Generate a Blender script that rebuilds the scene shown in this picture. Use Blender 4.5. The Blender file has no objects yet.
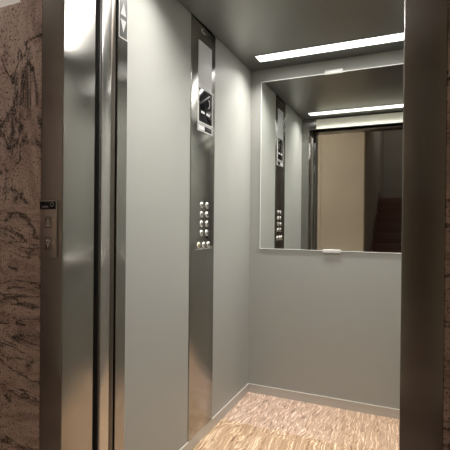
import bpy, bmesh, math
from mathutils import Vector, Matrix

C = bpy.context.scene.collection
scene = bpy.context.scene

# ------------------------------------------------------------------ camera
yaw, pitch, roll = 0.4170, -0.0052, 0.0096
F = Vector((-math.sin(yaw)*math.cos(pitch), math.cos(yaw)*math.cos(pitch), math.sin(pitch)))
R0 = Vector((math.cos(yaw), math.sin(yaw), 0)); U0 = R0.cross(F)
R1 = R0*math.cos(roll)+U0*math.sin(roll); U1 = -R0*math.sin(roll)+U0*math.cos(roll)
cd = bpy.data.cameras.new('camera'); cam = bpy.data.objects.new('camera', cd); C.objects.link(cam)
cd.sensor_width = 36; cd.lens = 36*422.75/450; cd.clip_start = 0.02
M = Matrix((R1, U1, -F)).transposed().to_4x4(); M.translation = (1.0204, -2.7256, 1.1611)
cam.matrix_world = M
scene.camera = cam

# ------------------------------------------------------------------ world, exposure, light strengths
w = bpy.data.worlds.new('world'); scene.world = w; w.use_nodes = True
w.node_tree.nodes['Background'].inputs[0].default_value = (0.5, 0.48, 0.45, 1)
w.node_tree.nodes['Background'].inputs[1].default_value = 0.02
vs = scene.view_settings
vs.view_transform = 'Standard'; vs.look = 'None'; vs.gamma = 1; vs.use_curve_mapping = False
vs.exposure = 1.9
STRIP_E = 1.2
STRIP_W = 5.2
STRIP_SPREAD = 136
FILL_E = 13.0
scene.cycles.blur_glossy = .3
scene.cycles.sample_clamp_indirect = 6
scene.cycles.max_bounces = 16
scene.cycles.glossy_bounces = 10
scene.cycles.diffuse_bounces = 6

# ------------------------------------------------------------------ materials
def mat(name, col, rough=.5, metal=0., emit=None, es=0., spec=.5):
    m = bpy.data.materials.new(name); m.use_nodes = True
    b = m.node_tree.nodes['Principled BSDF']
    b.inputs['Base Color'].default_value = (*col, 1)
    b.inputs['Roughness'].default_value = rough
    b.inputs['Metallic'].default_value = metal
    b.inputs['Specular IOR Level'].default_value = spec
    if emit:
        b.inputs['Emission Color'].default_value = (*emit, 1)
        b.inputs['Emission Strength'].default_value = es
    return m

def N(m, t, **kw):
    n = m.node_tree.nodes.new(t)
    for k, v in kw.items(): setattr(n, k, v)
    return n
def L(m, a, b): m.node_tree.links.new(a, b)
def coords(m, scale, rot=(0, 0, 0), loc=(0, 0, 0)):
    g = N(m, 'ShaderNodeNewGeometry'); mp = N(m, 'ShaderNodeMapping')
    mp.inputs['Scale'].default_value = scale; mp.inputs['Rotation'].default_value = rot
    mp.inputs['Location'].default_value = loc
    L(m, g.outputs['Position'], mp.inputs[0]); return mp.outputs[0]
def noise(m, vec, scale=1, detail=4, rough=.5, dist=0):
    n = N(m, 'ShaderNodeTexNoise'); L(m, vec, n.inputs['Vector'])
    n.inputs['Scale'].default_value = scale; n.inputs['Detail'].default_value = detail
    n.inputs['Roughness'].default_value = rough; n.inputs['Distortion'].default_value = dist
    return n.outputs['Fac']
def ramp(m, fac, stops):
    r = N(m, 'ShaderNodeValToRGB'); L(m, fac, r.inputs[0]); e = r.color_ramp.elements
    while len(e) < len(stops): e.new(.5)
    for el, (p, c) in zip(e, stops):
        el.position = p; el.color = (*c, 1) if not isinstance(c, float) else (c, c, c, 1)
    return r.outputs[0]
def mix(m, fac, a, b, mode='MIX'):
    x = N(m, 'ShaderNodeMix', data_type='RGBA', blend_type=mode)
    if isinstance(fac, float): x.inputs[0].default_value = fac
    else: L(m, fac, x.inputs[0])
    for i, v in ((6, a), (7, b)):
        if isinstance(v, tuple): x.inputs[i].default_value = (*v, 1)
        else: L(m, v, x.inputs[i])
    return x.outputs[2]
def greater(m, sock_axis, val):
    g = N(m, 'ShaderNodeNewGeometry'); s = N(m, 'ShaderNodeSeparateXYZ'); L(m, g.outputs['Position'], s.inputs[0])
    c = N(m, 'ShaderNodeMath', operation='GREATER_THAN'); L(m, s.outputs[sock_axis], c.inputs[0])
    c.inputs[1].default_value = val; return c.outputs[0]

def brushed(name, col, rough, aniso, grain=(500, 500, 2), tangent=None, amt=.02):
    """brushed stainless steel; grain runs vertically unless tangent says otherwise"""
    m = mat(name, col, rough, 1.0); b = m.node_tree.nodes['Principled BSDF']
    b.inputs['Anisotropic'].default_value = aniso
    g = N(m, 'ShaderNodeNewGeometry'); cr = N(m, 'ShaderNodeVectorMath', operation='CROSS_PRODUCT')
    L(m, g.outputs['Normal'], cr.inputs[0])
    cr.inputs[1].default_value = tangent or (0, 0, 1)
    L(m, cr.outputs[0], b.inputs['Tangent'])
    n = noise(m, coords(m, grain), 1, 3, .6)
    r = ramp(m, n, [(.3, rough*(1-amt*2)), (.7, rough*(1+amt*2))])
    L(m, r, b.inputs['Roughness'])
    sm = noise(m, coords(m, (3, 3, 1.3)), 1, 4, .6)
    c1 = tuple(v*(1-amt) for v in col)
    L(m, ramp(m, n, [(.3, c1), (.7, col)]), b.inputs['Base Color'])
    return m

STEEL = brushed('brushed_steel', (.39, .38, .36), .22, 1.0)
STEEL_SMOOTH = brushed('satin_steel', (.50, .49, .47), .20, .6)
COP_STEEL = brushed('panel_steel', (.36, .355, .335), .20, .88)
CEIL_STEEL = brushed('ceiling_steel', (.29, .285, .265), .34, .6, grain=(260, 3, 260), tangent=(0, 1, 0))
CHROME = mat('chrome', (.85, .85, .83), .12, 1)
DARK = mat('dark_shaft', (.012, .011, .011), .8)
BLACK = mat('black_plastic', (.008, .008, .009), .25)
GLASS_BLACK = mat('black_glass', (.006, .006, .008), .10, spec=.35)
GAP_SHADE = mat('painted_gap_shade', (.02, .018, .016), .6)
WHITE_INK = mat('white_marking', (.8, .8, .78), .4)
PALE = mat('pale_diffuser_panel', (.62, .63, .64), .35)
LANTERN = mat('lantern_grey', (.09, .09, .088), .6, spec=.2)
ARROW = mat('arrow_pale', (.40, .41, .40), .4)
STRIP_REFLECTION = mat('painted_reflection', (.80, .79, .68), .4)
CEIL_WHITE = mat('white_plaster', (.80, .79, .77), .8)
LIGHT = mat('light_diffuser', (.9, .9, .9), .4, emit=(1.0, .985, .95), es=STRIP_E)
FILL_LIGHT = mat('fill_light_glow', (.9, .9, .9), .4, emit=(1.0, .97, .94), es=FILL_E)  # shared glow of the two added, unseen lamps
MIRROR = mat('mirror_glass', (.86, .88, .86), .012, 1)
YELLOW = mat('yellow_button', (.55, .53, .26), .2, .8)

def laminate():
    m = mat('grey_wall_laminate', (.44, .445, .42), .45, .15)
    b = m.node_tree.nodes['Principled BSDF']
    n = noise(m, coords(m, (420, 420, 420)), 1, 2, .5)
    L(m, ramp(m, n, [(.3, (.292, .295, .274)), (.7, (.330, .333, .310))]), b.inputs['Base Color'])
    bp = N(m, 'ShaderNodeBump'); bp.inputs['Strength'].default_value = .06; bp.inputs['Distance'].default_value = .001
    L(m, n, bp.inputs['Height']); L(m, bp.outputs[0], b.inputs['Normal'])
    return m
WALL = laminate()
SKIRT = mat('grey_skirting', (.50, .49, .46), .35, .35)
LIP = mat('skirting_lip', (.8, .8, .77), .3, .5)

def plaster(name, a, bcol):
    m = mat(name, a, .75); b = m.node_tree.nodes['Principled BSDF']
    L(m, ramp(m, noise(m, coords(m, (2, 2, 2)), 1, 4, .5), [(.35, a), (.65, bcol)]), b.inputs['Base Color'])
    return m
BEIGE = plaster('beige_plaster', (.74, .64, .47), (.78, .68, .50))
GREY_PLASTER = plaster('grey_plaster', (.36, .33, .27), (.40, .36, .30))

def granite(name, seam=1.212):
    """polished reddish granite, dark green-black veins; slab above the seam sparser than the one below"""
    m = mat(name, (.2, .14, .12), .22, spec=.4); b = m.node_tree.nodes['Principled BSDF']
    def slab(rot, stretch, loc, vein_w):
        v = coords(m, stretch, rot, loc)
        wv = noise(m, v, 5, 6, .62, 1.4)
        base = ramp(m, wv, [(.28, (.24, .19, .17)), (.44, (.46, .335, .29)), (.58, (.62, .48, .42)), (.74, (.42, .33, .28))])
        ve = noise(m, v, 3.1, 5, .55, 1.1)
        d = N(m, 'ShaderNodeMath', operation='SUBTRACT'); L(m, ve, d.inputs[0]); d.inputs[1].default_value = .5
        a = N(m, 'ShaderNodeMath', operation='ABSOLUTE'); L(m, d.outputs[0], a.inputs[0])
        vm = ramp(m, a.outputs[0], [(0.0, 1.0), (vein_w, 0.0)])
        br = ramp(m, noise(m, v, 9, 3, .6), [(.38, 0.0), (.48, 1.0)])
        mk = mix(m, 1.0, vm, br, 'MULTIPLY')
        return mix(m, mk, base, (.035, .036, .032))
    top = slab((0, math.radians(-38), 0), (1.6, 1, 1.0), (3.1, 0, 7.4), .034)
    low = slab((0, math.radians(28), 0), (1.0, 1, 3.6), (1.3, 0, 2.1), .032)
    c = mix(m, greater(m, 2, seam), low, top)
    sp = noise(m, coords(m, (170, 170, 170)), 1, 2, .6)
    c = mix(m, ramp(m, sp, [(.34, 1.0), (.43, 0.0)]), c, (.05, .045, .04))
    c = mix(m, ramp(m, sp, [(.56, 0.0), (.66, .8)]), c, (.52, .42, .36))
    L(m, c, b.inputs['Base Color'])
    return m
GRANITE = granite('pink_granite')

def floor_stone():
    m = mat('travertine_floor', (.55, .4, .26), .28, spec=.35); b = m.node_tree.nodes['Principled BSDF']
    def slab(rot, loc, cols, stretch=(1, .16, 1)):
        v = coords(m, stretch, (0, 0, rot), loc)
        wob = noise(m, coords(m, (1, 1, 1), (0, 0, 0), loc), 7, 3, .5)
        add = N(m, 'ShaderNodeVectorMath', operation='MULTIPLY_ADD')
        L(m, wob, add.inputs[0]); add.inputs[1].default_value = (.075, .0, 0); L(m, v, add.inputs[2])
        n1 = noise(m, add.outputs[0], 110, 4, .6, .25)
        n2 = noise(m, add.outputs[0], 24, 4, .6, .4)
        base = ramp(m, n2, [(.32, cols[0]), (.5, cols[1]), (.66, cols[2])])
        base = mix(m, ramp(m, n1, [(.38, 1.0), (.43, 0.0)]), base, cols[3])
        base = mix(m, ramp(m, n1, [(.555, 0.0), (.60, 1.0)]), base, cols[4])
        return base
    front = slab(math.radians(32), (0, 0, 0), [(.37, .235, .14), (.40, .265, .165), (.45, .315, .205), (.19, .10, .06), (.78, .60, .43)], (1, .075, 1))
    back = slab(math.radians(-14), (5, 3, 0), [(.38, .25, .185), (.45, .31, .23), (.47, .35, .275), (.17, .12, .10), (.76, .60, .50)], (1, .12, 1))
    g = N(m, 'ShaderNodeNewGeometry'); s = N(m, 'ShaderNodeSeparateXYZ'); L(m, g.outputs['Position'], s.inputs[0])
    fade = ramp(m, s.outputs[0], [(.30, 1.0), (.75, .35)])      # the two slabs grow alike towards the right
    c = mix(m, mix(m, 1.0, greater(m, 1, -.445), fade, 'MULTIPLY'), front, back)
    L(m, c, b.inputs['Base Color'])
    return m
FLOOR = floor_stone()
STEP = mat('dark_red_stone', (.26, .15, .12), .35)
def lobby_floor():
    m = mat('lobby_stone', (.25, .17, .13), .25); b = m.node_tree.nodes['Principled BSDF']
    L(m, ramp(m, noise(m, coords(m, (6, 6, 6)), 1, 6, .6, 1), [(.35, (.14, .09, .07)), (.6, (.30, .21, .16))]), b.inputs['Base Color'])
    return m
LOBBY_FLOOR = lobby_floor()

# ------------------------------------------------------------------ mesh helpers
def obj(name, bm, m, parent=None, smooth=False):
    bmesh.ops.recalc_face_normals(bm, faces=bm.faces)
    me = bpy.data.meshes.new(name); bm.to_mesh(me); bm.free(); me.materials.append(m)
    if smooth:
        for p in me.polygons: p.use_smooth = True
        me.set_sharp_from_angle(angle=math.radians(40))
    o = bpy.data.objects.new(name, me); C.objects.link(o)
    if parent:
        o.parent = parent            # meshes are built in world coordinates; only the Empties carry a location
        if parent.type == 'EMPTY': o.matrix_parent_inverse = Matrix.Translation(-Vector(parent.location))
    return o
def add_box(bm, x0, x1, y0, y1, z0, z1, bev=0, seg=2):
    r = bmesh.ops.create_cube(bm, size=1); vs_ = r['verts']
    for v in vs_:
        v.co = Vector(((x0+x1)/2+v.co.x*(x1-x0), (y0+y1)/2+v.co.y*(y1-y0), (z0+z1)/2+v.co.z*(z1-z0)))
    if bev:
        ed = {e for v in vs_ for e in v.link_edges}
        bmesh.ops.bevel(bm, geom=list(ed), offset=bev, segments=seg, affect='EDGES', profile=.5)
def box(name, m, x0, x1, y0, y1, z0, z1, bev=0, parent=None, seg=2):
    bm = bmesh.new(); add_box(bm, x0, x1, y0, y1, z0, z1, bev, seg)
    return obj(name, bm, m, parent, smooth=bev > 0)
def lathe(name, m, c, axis, prof, parent=None, seg=24):
    """prof: list of (radius, height along axis)"""
    bm = bmesh.new(); ax = Vector(axis).normalized()
    q = Vector((0, 0, 1)).rotation_difference(ax); rings = []
    for r, h in prof:
        if r < 1e-6: rings.append([bm.verts.new(Vector(c)+q @ Vector((0, 0, h)))])
        else: rings.append([bm.verts.new(Vector(c)+q @ Vector((r*math.cos(2*math.pi*k/seg), r*math.sin(2*math.pi*k/seg), h))) for k in range(seg)])
    for a, b in zip(rings, rings[1:]):
        for k in range(seg):
            k2 = (k+1) % seg
            if len(a) == 1: bm.faces.new((a[0], b[k], b[k2]))
            elif len(b) == 1: bm.faces.new((a[k], a[k2], b[0]))
            else: bm.faces.new((a[k], a[k2], b[k2], b[k]))
    if len(rings[0]) > 1: bm.faces.new(rings[0][::-1])
    if len(rings[-1]) > 1: bm.faces.new(rings[-1])
    return obj(name, bm, m, parent, True)
def prism(name, m, pts, normal_axis, base, thick, parent=None, hole=None):
    """polygon pts in the plane perpendicular to normal_axis ('x' -> (y,z), 'y' -> (x,z)); optional inner polygon cut out"""
    bm = bmesh.new()
    def V(p, d): return (d, p[0], p[1]) if normal_axis == 'x' else (p[0], d, p[1])
    d0, d1 = base, base+thick
    o0 = [bm.verts.new(V(p, d0)) for p in pts]; o1 = [bm.verts.new(V(p, d1)) for p in pts]; n = len(pts)
    for k in range(n): bm.faces.new((o0[k], o0[(k+1) % n], o1[(k+1) % n], o1[k]))
    if hole:
        i0 = [bm.verts.new(V(p, d0)) for p in hole]; i1 = [bm.verts.new(V(p, d1)) for p in hole]
        for k in range(n):
            k2 = (k+1) % n
            bm.faces.new((i0[k], i1[k], i1[k2], i0[k2]))
            bm.faces.new((o0[k], i0[k], i0[k2], o0[k2])); bm.faces.new((o1[k], o1[k2], i1[k2], i1[k]))
    else:
        bm.faces.new(o0); bm.faces.new(o1[::-1])
    return obj(name, bm, m, parent)
def struct(o): o['kind'] = 'structure'; return o
def empty(name, loc, label=None, cat=None, group=None, structure=False):
    o = bpy.data.objects.new(name, None); C.objects.link(o); o.location = loc; o.empty_display_size = .1
    if structure: o['kind'] = 'structure'
    if label: o['label'] = label
    if cat: o['category'] = cat
    if group: o['group'] = group
    return o
def tag(o, label, cat, group=None):
    o['label'] = label; o['category'] = cat
    if group: o['group'] = group
    return o

# ------------------------------------------------------------------ dimensions
H = 2.2; W = 1.10; YF = -1.470          # car height, width, inner face of its front wall
C0, C1 = -.8575, -.582                  # control panel along the left wall
HB = .0577                              # skirting height
YL = -1.80; YR = -1.666                 # lobby face of the landing frame, back of its reveal
XL, XR = .097, 1.001                    # landing opening
RX = .073                               # car entrance returns

# ------------------------------------------------------------------ lift car shell
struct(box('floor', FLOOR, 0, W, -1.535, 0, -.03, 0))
bm = bmesh.new()
add_box(bm, -.02, 0, YF, C0-.004, 0, 2.24)
add_box(bm, -.02, 0, C1, 0, 0, 2.24)
struct(obj('wall_left', bm, WALL))
struct(box('trim_1', DARK, -.03, -.02, YF, 0, 0, 2.24))
struct(box('wall_back', WALL, -.02, W+.02, 0, .02, 0, 2.24))
struct(box('wall_right', WALL, W, W+.02, YF, 0, 0, 2.24))
bm = bmesh.new()
add_box(bm, -.02, RX, -1.526, YF, 0, 2.24, .0015, 1)
add_box(bm, W-RX, W+.02, -1.526, YF, 0, 2.24, .0015, 1)
add_box(bm, RX, W-RX, -1.526, YF, 2.087, 2.24)
struct(obj('wall_front', bm, STEEL))
struct(box('ceiling', CEIL_STEEL, .008, W-.008, YF+.008, -.008, H, H+.02))
struct(box('trim_2', DARK, -.02, W+.02, -1.526, .02, 2.24, 2.25))
# skirtings; the lips' pale colour paints in their lit top edge
for nm, a in (('baseboard_left', [(0, .003, YF, -.003, 0, HB)]), ('baseboard_back', [(0, W, -.003, 0, 0, HB)]),
              ('baseboard_right', [(W-.003, W, YF, -.003, 0, HB)])):
    bm = bmesh.new()
    for q in a: add_box(bm, *q)
    p = struct(obj(nm, bm, SKIRT))
    bm = bmesh.new()
    if nm == 'baseboard_left':
        add_box(bm, 0, .0055, YF, C0-.004, HB-.002, HB+.001); add_box(bm, 0, .0055, C1, -.0055, HB-.002, HB+.001)
    elif nm == 'baseboard_back': add_box(bm, 0, W, -.0055, 0, HB-.002, HB+.001)
    else: add_box(bm, W-.0055, W, YF, -.0055, HB-.002, HB+.001)
    obj('lip', bm, LIP, p)
# added cream panel painting the light strip's reflection on the header, seen in mirror
struct(box('header_reflection', STRIP_REFLECTION, .146, .954, YF, YF+.006, 2.095, 2.186, .001))

# ------------------------------------------------------------------ landing: frame, doors, sills
fr = empty('door_1', (.55, YL, 0), structure=True)
bm = bmesh.new(); add_box(bm, .011, XL, YL, YR, 0, 2.10, .003, 3); obj('jamb', bm, STEEL, fr, True)
bm = bmesh.new(); add_box(bm, XR, 1.080, YL, YR, 0, 2.10, .003, 3); obj('jamb', bm, STEEL, fr, True)
bm = bmesh.new(); add_box(bm, .011, 1.080, YL, YR, 2.10, 2.19, .003, 3); obj('header', bm, STEEL, fr, True)
dr = empty('door_2', (.0, -1.60, 0), structure=True)
box('door_panel', STEEL_SMOOTH, -.42, .090, -1.629, -1.577, .01, 2.12, .006, dr, 4)
box('gap_shade_strip', GAP_SHADE, .020, .087, -1.634, -1.6285, .01, 2.12, .001, dr)  # added dark strip painting the shade inside the door gap
box('rear_edge', mat('edge_shading', (.10, .085, .07), .3, .8), .040, .083, -1.577, -1.545, .01, 2.12, .009, dr, 4)  # dark brown paints the shading of the door's rounded back
ld = empty('door_3', (.0, -1.65, 0), structure=True)
box('door_panel', STEEL, -.42, .045, -1.660, -1.634, .01, 2.10, .003, ld)
struct(box('trim_4', STEEL, -.02, W+.02, -1.60, -1.535, -.03, 0))
struct(box('trim_5', STEEL, .0, 1.09, -1.80, -1.64, -.03, 0))
# shaft behind the frames (unlit)
bm = bmesh.new()
add_box(bm, -.50, -.49, -1.66, -1.50, 0, 2.3); add_box(bm, -.50, -.03, -1.50, -1.49, 0, 2.3)
add_box(bm, 1.60, 1.61, -1.66, -1.50, 0, 2.3); add_box(bm, 1.13, 1.60, -1.50, -1.49, 0, 2.3)
add_box(bm, -.5, 1.61, -1.66, -1.50, 2.26, 2.3)
struct(obj('trim_6', bm, DARK))

# landing wall: granite slabs, white plaster above the low slab
bm = bmesh.new()
add_box(bm, -.080, .011, YL, YR, 0, 2.6)
add_box(bm, -2.6, -.082, YL+.004, YR, 0, 1.832, .002, 1)
add_box(bm, 1.080, 2.4, YL, YR, 0, 2.6)
add_box(bm, .011, 1.080, YL, YR, 2.19, 2.6)
wl = struct(obj('wall_landing', bm, GRANITE))
struct(box('wall_landing_upper', CEIL_WHITE, -2.6, -.080, YL+.03, YR, 1.832, 2.6))

# lobby shell
struct(box('floor_lobby', LOBBY_FLOOR, -2.6, 2.4, -7.6, -1.80, -.03, 0))
struct(box('ceiling_lobby', CEIL_WHITE, -2.6, 2.4, -4.2, YR, 2.6, 2.63))
struct(box('wall_lobby_left', GRANITE, -2.63, -2.6, -4.2, YR, 0, 2.6))  # unseen; dark granite keeps the left jamb's reflection dim
struct(box('wall_lobby_right', BEIGE, 2.4, 2.43, -3.4, YR, 0, 2.6))
bm = bmesh.new()
add_box(bm, -.62, .404, -3.6, -3.40, 0, 2.6); add_box(bm, -.62, -.187, -3.40, -3.385, 0, 2.6)
struct(obj('wall_rear', bm, BEIGE))
struct(box('wall_rear_left', GRANITE, -2.6, -.62, -3.6, -3.40, 0, 2.6))  # unseen; granite chosen to darken what the left jamb reflects
struct(box('wall_rear_right', BEIGE, 1.60, 2.43, -3.6, -3.40, 0, 2.6))
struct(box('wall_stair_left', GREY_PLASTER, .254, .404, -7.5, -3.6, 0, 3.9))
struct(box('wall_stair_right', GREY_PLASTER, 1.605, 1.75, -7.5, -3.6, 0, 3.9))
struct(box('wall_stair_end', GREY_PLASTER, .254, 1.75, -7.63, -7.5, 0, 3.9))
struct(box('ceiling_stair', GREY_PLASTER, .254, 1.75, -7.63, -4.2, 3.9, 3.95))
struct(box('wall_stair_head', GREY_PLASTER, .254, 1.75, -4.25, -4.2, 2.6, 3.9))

# ------------------------------------------------------------------ staircase
st = empty('staircase', (1.0, -3.65, 0), 'dark red stone staircase climbing away behind the beige wall', 'staircase')
RISE, RUN = .168, .27
for k in range(10):
    y1 = -3.65-RUN*k; last = k == 9
    y0 = -7.495 if last else y1-RUN
    s = box('step', STEP, .418, 1.60, y0, y1, RISE*k, RISE*(k+1), .004, st)
    bm = bmesh.new(); add_box(bm, .405, .417, y0, y1, RISE*k if not last else RISE*k, RISE*(k+1)+.10)
    obj('skirting', bm, STEP, st)

# ------------------------------------------------------------------ ceiling lights of the car
for i, (y0, y1, lab) in enumerate([(-.2465, -.148, 'glowing white light strip in the lift ceiling close to the back wall'),
                                   (-1.331, -1.232, 'glowing white light strip in the lift ceiling by the entrance, seen only in the mirror')]):
    e = empty('ceiling_light', (.55, (y0+y1)/2, H), lab, 'ceiling light', 'light strips in the lift ceiling')
    x0, x1 = .1167, .9833
    box('diffuser', LIGHT, x0, x1, y0, y1, H-.003, H-.0005, 0, e)
    ad = bpy.data.lights.new('light_strip_lamp', 'AREA'); ad.shape = 'RECTANGLE'; ad.size = x1-x0-.004; ad.size_y = y1-y0-.004
    ad.energy = STRIP_W; ad.color = (1.0, .97, .92); ad.spread = math.radians(STRIP_SPREAD)
    al = bpy.data.objects.new('light_source', ad); C.objects.link(al); al.parent = e; al.location = (0, 0, -.0045)
    bm = bmesh.new(); t = .003
    for q in ((x0-t, x0, y0-t, y1+t), (x1, x1+t, y0-t, y1+t), (x0, x1, y0-t, y0), (x0, x1, y1, y1+t)):
        add_box(bm, *q, H-.004, H-.0005)
    obj('trim_ring', bm, CEIL_STEEL, e)
# unseen lamp added to light the granite and the white wall
e = empty('lobby_fill_lamp', (-.75, -2.0, 2.6), 'added unseen fill lamp on the lobby ceiling left of the lift', 'ceiling light')
lathe('shade', FILL_LIGHT, (-.75, -2.0, 2.6), (0, 0, -1), [(.14, .012), (.145, .03), (.12, .06), (.06, .075), (0, .078)], e)
lathe('base', CEIL_WHITE, (-.75, -2.0, 2.6), (0, 0, -1), [(.15, 0), (.15, .012)], e)

e = empty('stair_fill_lamp', (1.0, -5.8, 3.9), 'added unseen fill lamp high above the staircase', 'ceiling light')  # unseen lamp added to brighten the stairs in the mirror
lathe('shade', FILL_LIGHT, (1.0, -5.8, 3.9), (0, 0, -1), [(.10, .0), (.105, .03), (.09, .05), (.05, .06), (0, .062)], e)

# ------------------------------------------------------------------ mirror
mr = empty('wall_mirror', (.55, 0, .9895), 'large frameless rectangular mirror on the back wall of the lift', 'mirror')
bm = bmesh.new(); add_box(bm, .076, 1.024, -.006, -.0005, .9895, 2.1145, .0022, 1)
obj('mirror_glass', bm, MIRROR, mr)
CLIP = mat('clip_steel', (.62, .62, .60), .4, .3)
edge = mat('edge_glint', (.93, .94, .93), .35, 0)  # white colour stands in for the bright glint along the bevel
bm = bmesh.new()
add_box(bm, .0745, .0765, -.0062, -.0004, .9895, 2.1145); add_box(bm, .0745, 1.0255, -.0062, -.0004, 2.114, 2.1175)
add_box(bm, 1.0235, 1.0255, -.0062, -.0004, .9895, 2.1145); add_box(bm, .0745, 1.0255, -.0062, -.0004, .9882, .9897)
obj('polished_edge', bm, edge, mr)
for z0, z1 in ((2.108, 2.138), (.975, .999)):
    box('clip', CLIP, .500, .612, -.011, -.0003, z0, z1, .002, mr)

# ------------------------------------------------------------------ car operating panel
cp = empty('control_panel', (0, (C0+C1)/2, HB), 'tall brushed steel lift control panel with buttons and display', 'control panel')
box('face_plate', COP_STEEL, -.018, .003, C0, C1, HB, H-.002, .001, cp)
S = .003
def on(name, m, y0, y1, z0, z1, t=.002, bev=.0005, base=S, parent=None): return box(name, m, base, base+t, y0, y1, z0, z1, bev, parent or cp)
on('nameplate', STEEL_SMOOTH, -.760, -.690, 2.160, 2.185, .0015)
on('pale_panel', PALE, -.788, -.630, 1.868, 2.108, .0012)
def frame(name, m, y0, y1, z0, z1, t, d, parent=None):
    prism(name, m, [(y0, z0), (y1, z0), (y1, z1), (y0, z1)], 'x', S, d, parent or cp,
          hole=[(y0+t, z0+t), (y1-t, z0+t), (y1-t, z1-t), (y0+t, z1-t)])
FR = mat('bright_bezel', (.88, .88, .86), .25, .5)
sc = on('display', GLASS_BLACK, -.782, -.628, 1.690, 1.860, .003)
frame('bezel', FR, -.790, -.620, 1.682, 1.868, .006, .004)
# dim marks on the screen: a crescent and two short lines of writing
G = mat('screen_mark', (.35, .35, .36), .4)
arc = [(-.670+.017*math.cos(a), 1.800+.024*math.sin(a)) for a in [math.radians(-110+22*k) for k in range(11)]]
arc_i = [(-.670+.010*math.cos(a), 1.800+.018*math.sin(a)) for a in [math.radians(-110+22*k) for k in range(11)]]
prism('screen_mark', G, arc+arc_i[::-1], 'x', S+.003, .0004, sc)
for a, b in ((-.755, -.715), (-.695, -.650)):
    bm = bmesh.new()
    for k in range(4):
        yy = a+(b-a)*k/4; add_box(bm, S+.003, S+.0034, yy, yy+(b-a)*.19, 1.735, 1.747)
    obj('screen_mark', bm, WHITE_INK, sc)
frame('bezel', FR, -.790, -.620, 1.640, 1.678, .005, .003)
rd = on('card_reader', BLACK, -.785, -.625, 1.645, 1.673, .0015)
on('pale_patch', PALE, -.780, -.715, 1.648, 1.670, .0012, 0, S+.0015, rd)
# push buttons
ring_p = [(.0165, 0), (.0165, .0025), (.0145, .004), (.0125, .003), (.0125, .0)]
cap_p = [(.0122, 0), (.0122, .0045), (.0095, .0072), (.005, .0084), (0, .0087)]
CAP = mat('button_cap', (.50, .50, .48), .14, 1)
def button(y, z, m=CAP, s=1.0):
    o = lathe('button', m, (S, y, z), (1, 0, 0), [(r*s, h) for r, h in cap_p], cp)
    lathe('ring', FR, (S, y, z), (1, 0, 0), [(r*s, h) for r, h in ring_p], o)
    return o
for r_ in range(4):
    for y in (-.737, -.672): button(y, 1.254-.0495*r_)
for y, m in ((-.767, YELLOW), (-.710, CAP), (-.652, CAP)): button(y, 1.042, m)
lathe('key_switch', BLACK, (S, -.668, 1.083), (1, 0, 0), [(.010, 0), (.010, .003), (.006, .004), (0, .004)], cp)
on('engraved_line', FR, -.800, -.610, 1.0205, 1.0225, .0006, 0)

# ------------------------------------------------------------------ direction indicator on the car entrance return
ind = empty('direction_indicator', (RX, -1.498, 1.812), 'grey lantern plate with pale up and down arrows beside the lift entrance', 'indicator')
box('plate', LANTERN, RX, RX+.0015, -1.522, -1.476, 1.812, 1.958, .0004, ind)
prism('border', FR, [(-1.524, 1.810), (-1.474, 1.810), (-1.474, 1.960), (-1.524, 1.960)], 'x', RX, .0022, ind,
      hole=[(-1.521, 1.813), (-1.477, 1.813), (-1.477, 1.957), (-1.521, 1.957)])
prism('up_arrow', ARROW, [(-1.515, 1.893), (-1.483, 1.893), (-1.499, 1.938)], 'x', RX+.0015, .001, ind)
prism('down_arrow', ARROW, [(-1.515, 1.877), (-1.499, 1.832), (-1.483, 1.877)], 'x', RX+.0015, .001, ind)

# ------------------------------------------------------------------ landing call panel on the left jamb
cl = empty('call_panel', (.046, YL, 1.054), 'narrow steel call panel with up and down buttons on the dark left jamb', 'call panel')
box('face_plate', brushed('call_panel_steel', (.50, .47, .44), .32, .5), .013, .079, YL-.004, YL, 1.054, 1.221, .001, cl)
dp = box('display', GLASS_BLACK, .0135, .076, YL-.0048, YL-.004, 1.196, 1.219, .0003, cl)
bm = bmesh.new()
for k in range(5): add_box(bm, .022+.0052*k, .0255+.0052*k, YL-.0052, YL-.0048, 1.2010, 1.2055)
obj('marking', bm, G, dp)
n = 14
co = [(.0615+.0062*math.cos(2*math.pi*k/n), 1.2095+.0062*math.sin(2*math.pi*k/n)) for k in range(n)]
ci = [(.0615+.0048*math.cos(2*math.pi*k/n), 1.2095+.0048*math.sin(2*math.pi*k/n)) for k in range(n)]
prism('marking', G, co, 'y', YL-.0052, .0004, dp, hole=ci)
def tri(cx, cz, s, up):
    k = 1 if up else -1
    return [(cx-s*.62, cz-k*s), (cx+s*.62, cz-k*s), (cx, cz+k*s)]
for cz, up in ((1.158, True), (1.095, False)):
    b_ = box('button', COP_STEEL, .034, .062, YL-.0055, YL-.004, cz-.018, cz+.018, .001, cl)
    prism('arrow_mark', WHITE_INK, tri(.047, cz, .0115, up), 'y', YL-.006, .0005, b_, hole=tri(.047, cz-(.0005 if up else -.0005), .0080, up))
    lathe('lamp_dot', WHITE_INK, (.0665, YL-.004, cz+.006), (0, -1, 0), [(.0018, 0), (.0018, .0008)], cl, 10)

# ------------------------------------------------------------------ handrail on the right wall of the car
hr = empty('handrail', (W, -.75, .93), 'straight steel handrail on the right wall of the lift', 'handrail')
lathe('rail', CHROME, (W-.055, -1.25, .95), (0, 1, 0), [(0, 0), (.014, 0), (.019, .005), (.019, .995), (.014, 1.0), (0, 1.0)], hr)
for y in (-1.10, -.40):
    lathe('bracket', CHROME, (W, y, .95), (-1, 0, 0), [(.022, 0), (.022, .006), (.009, .008), (.009, .05)], hr)
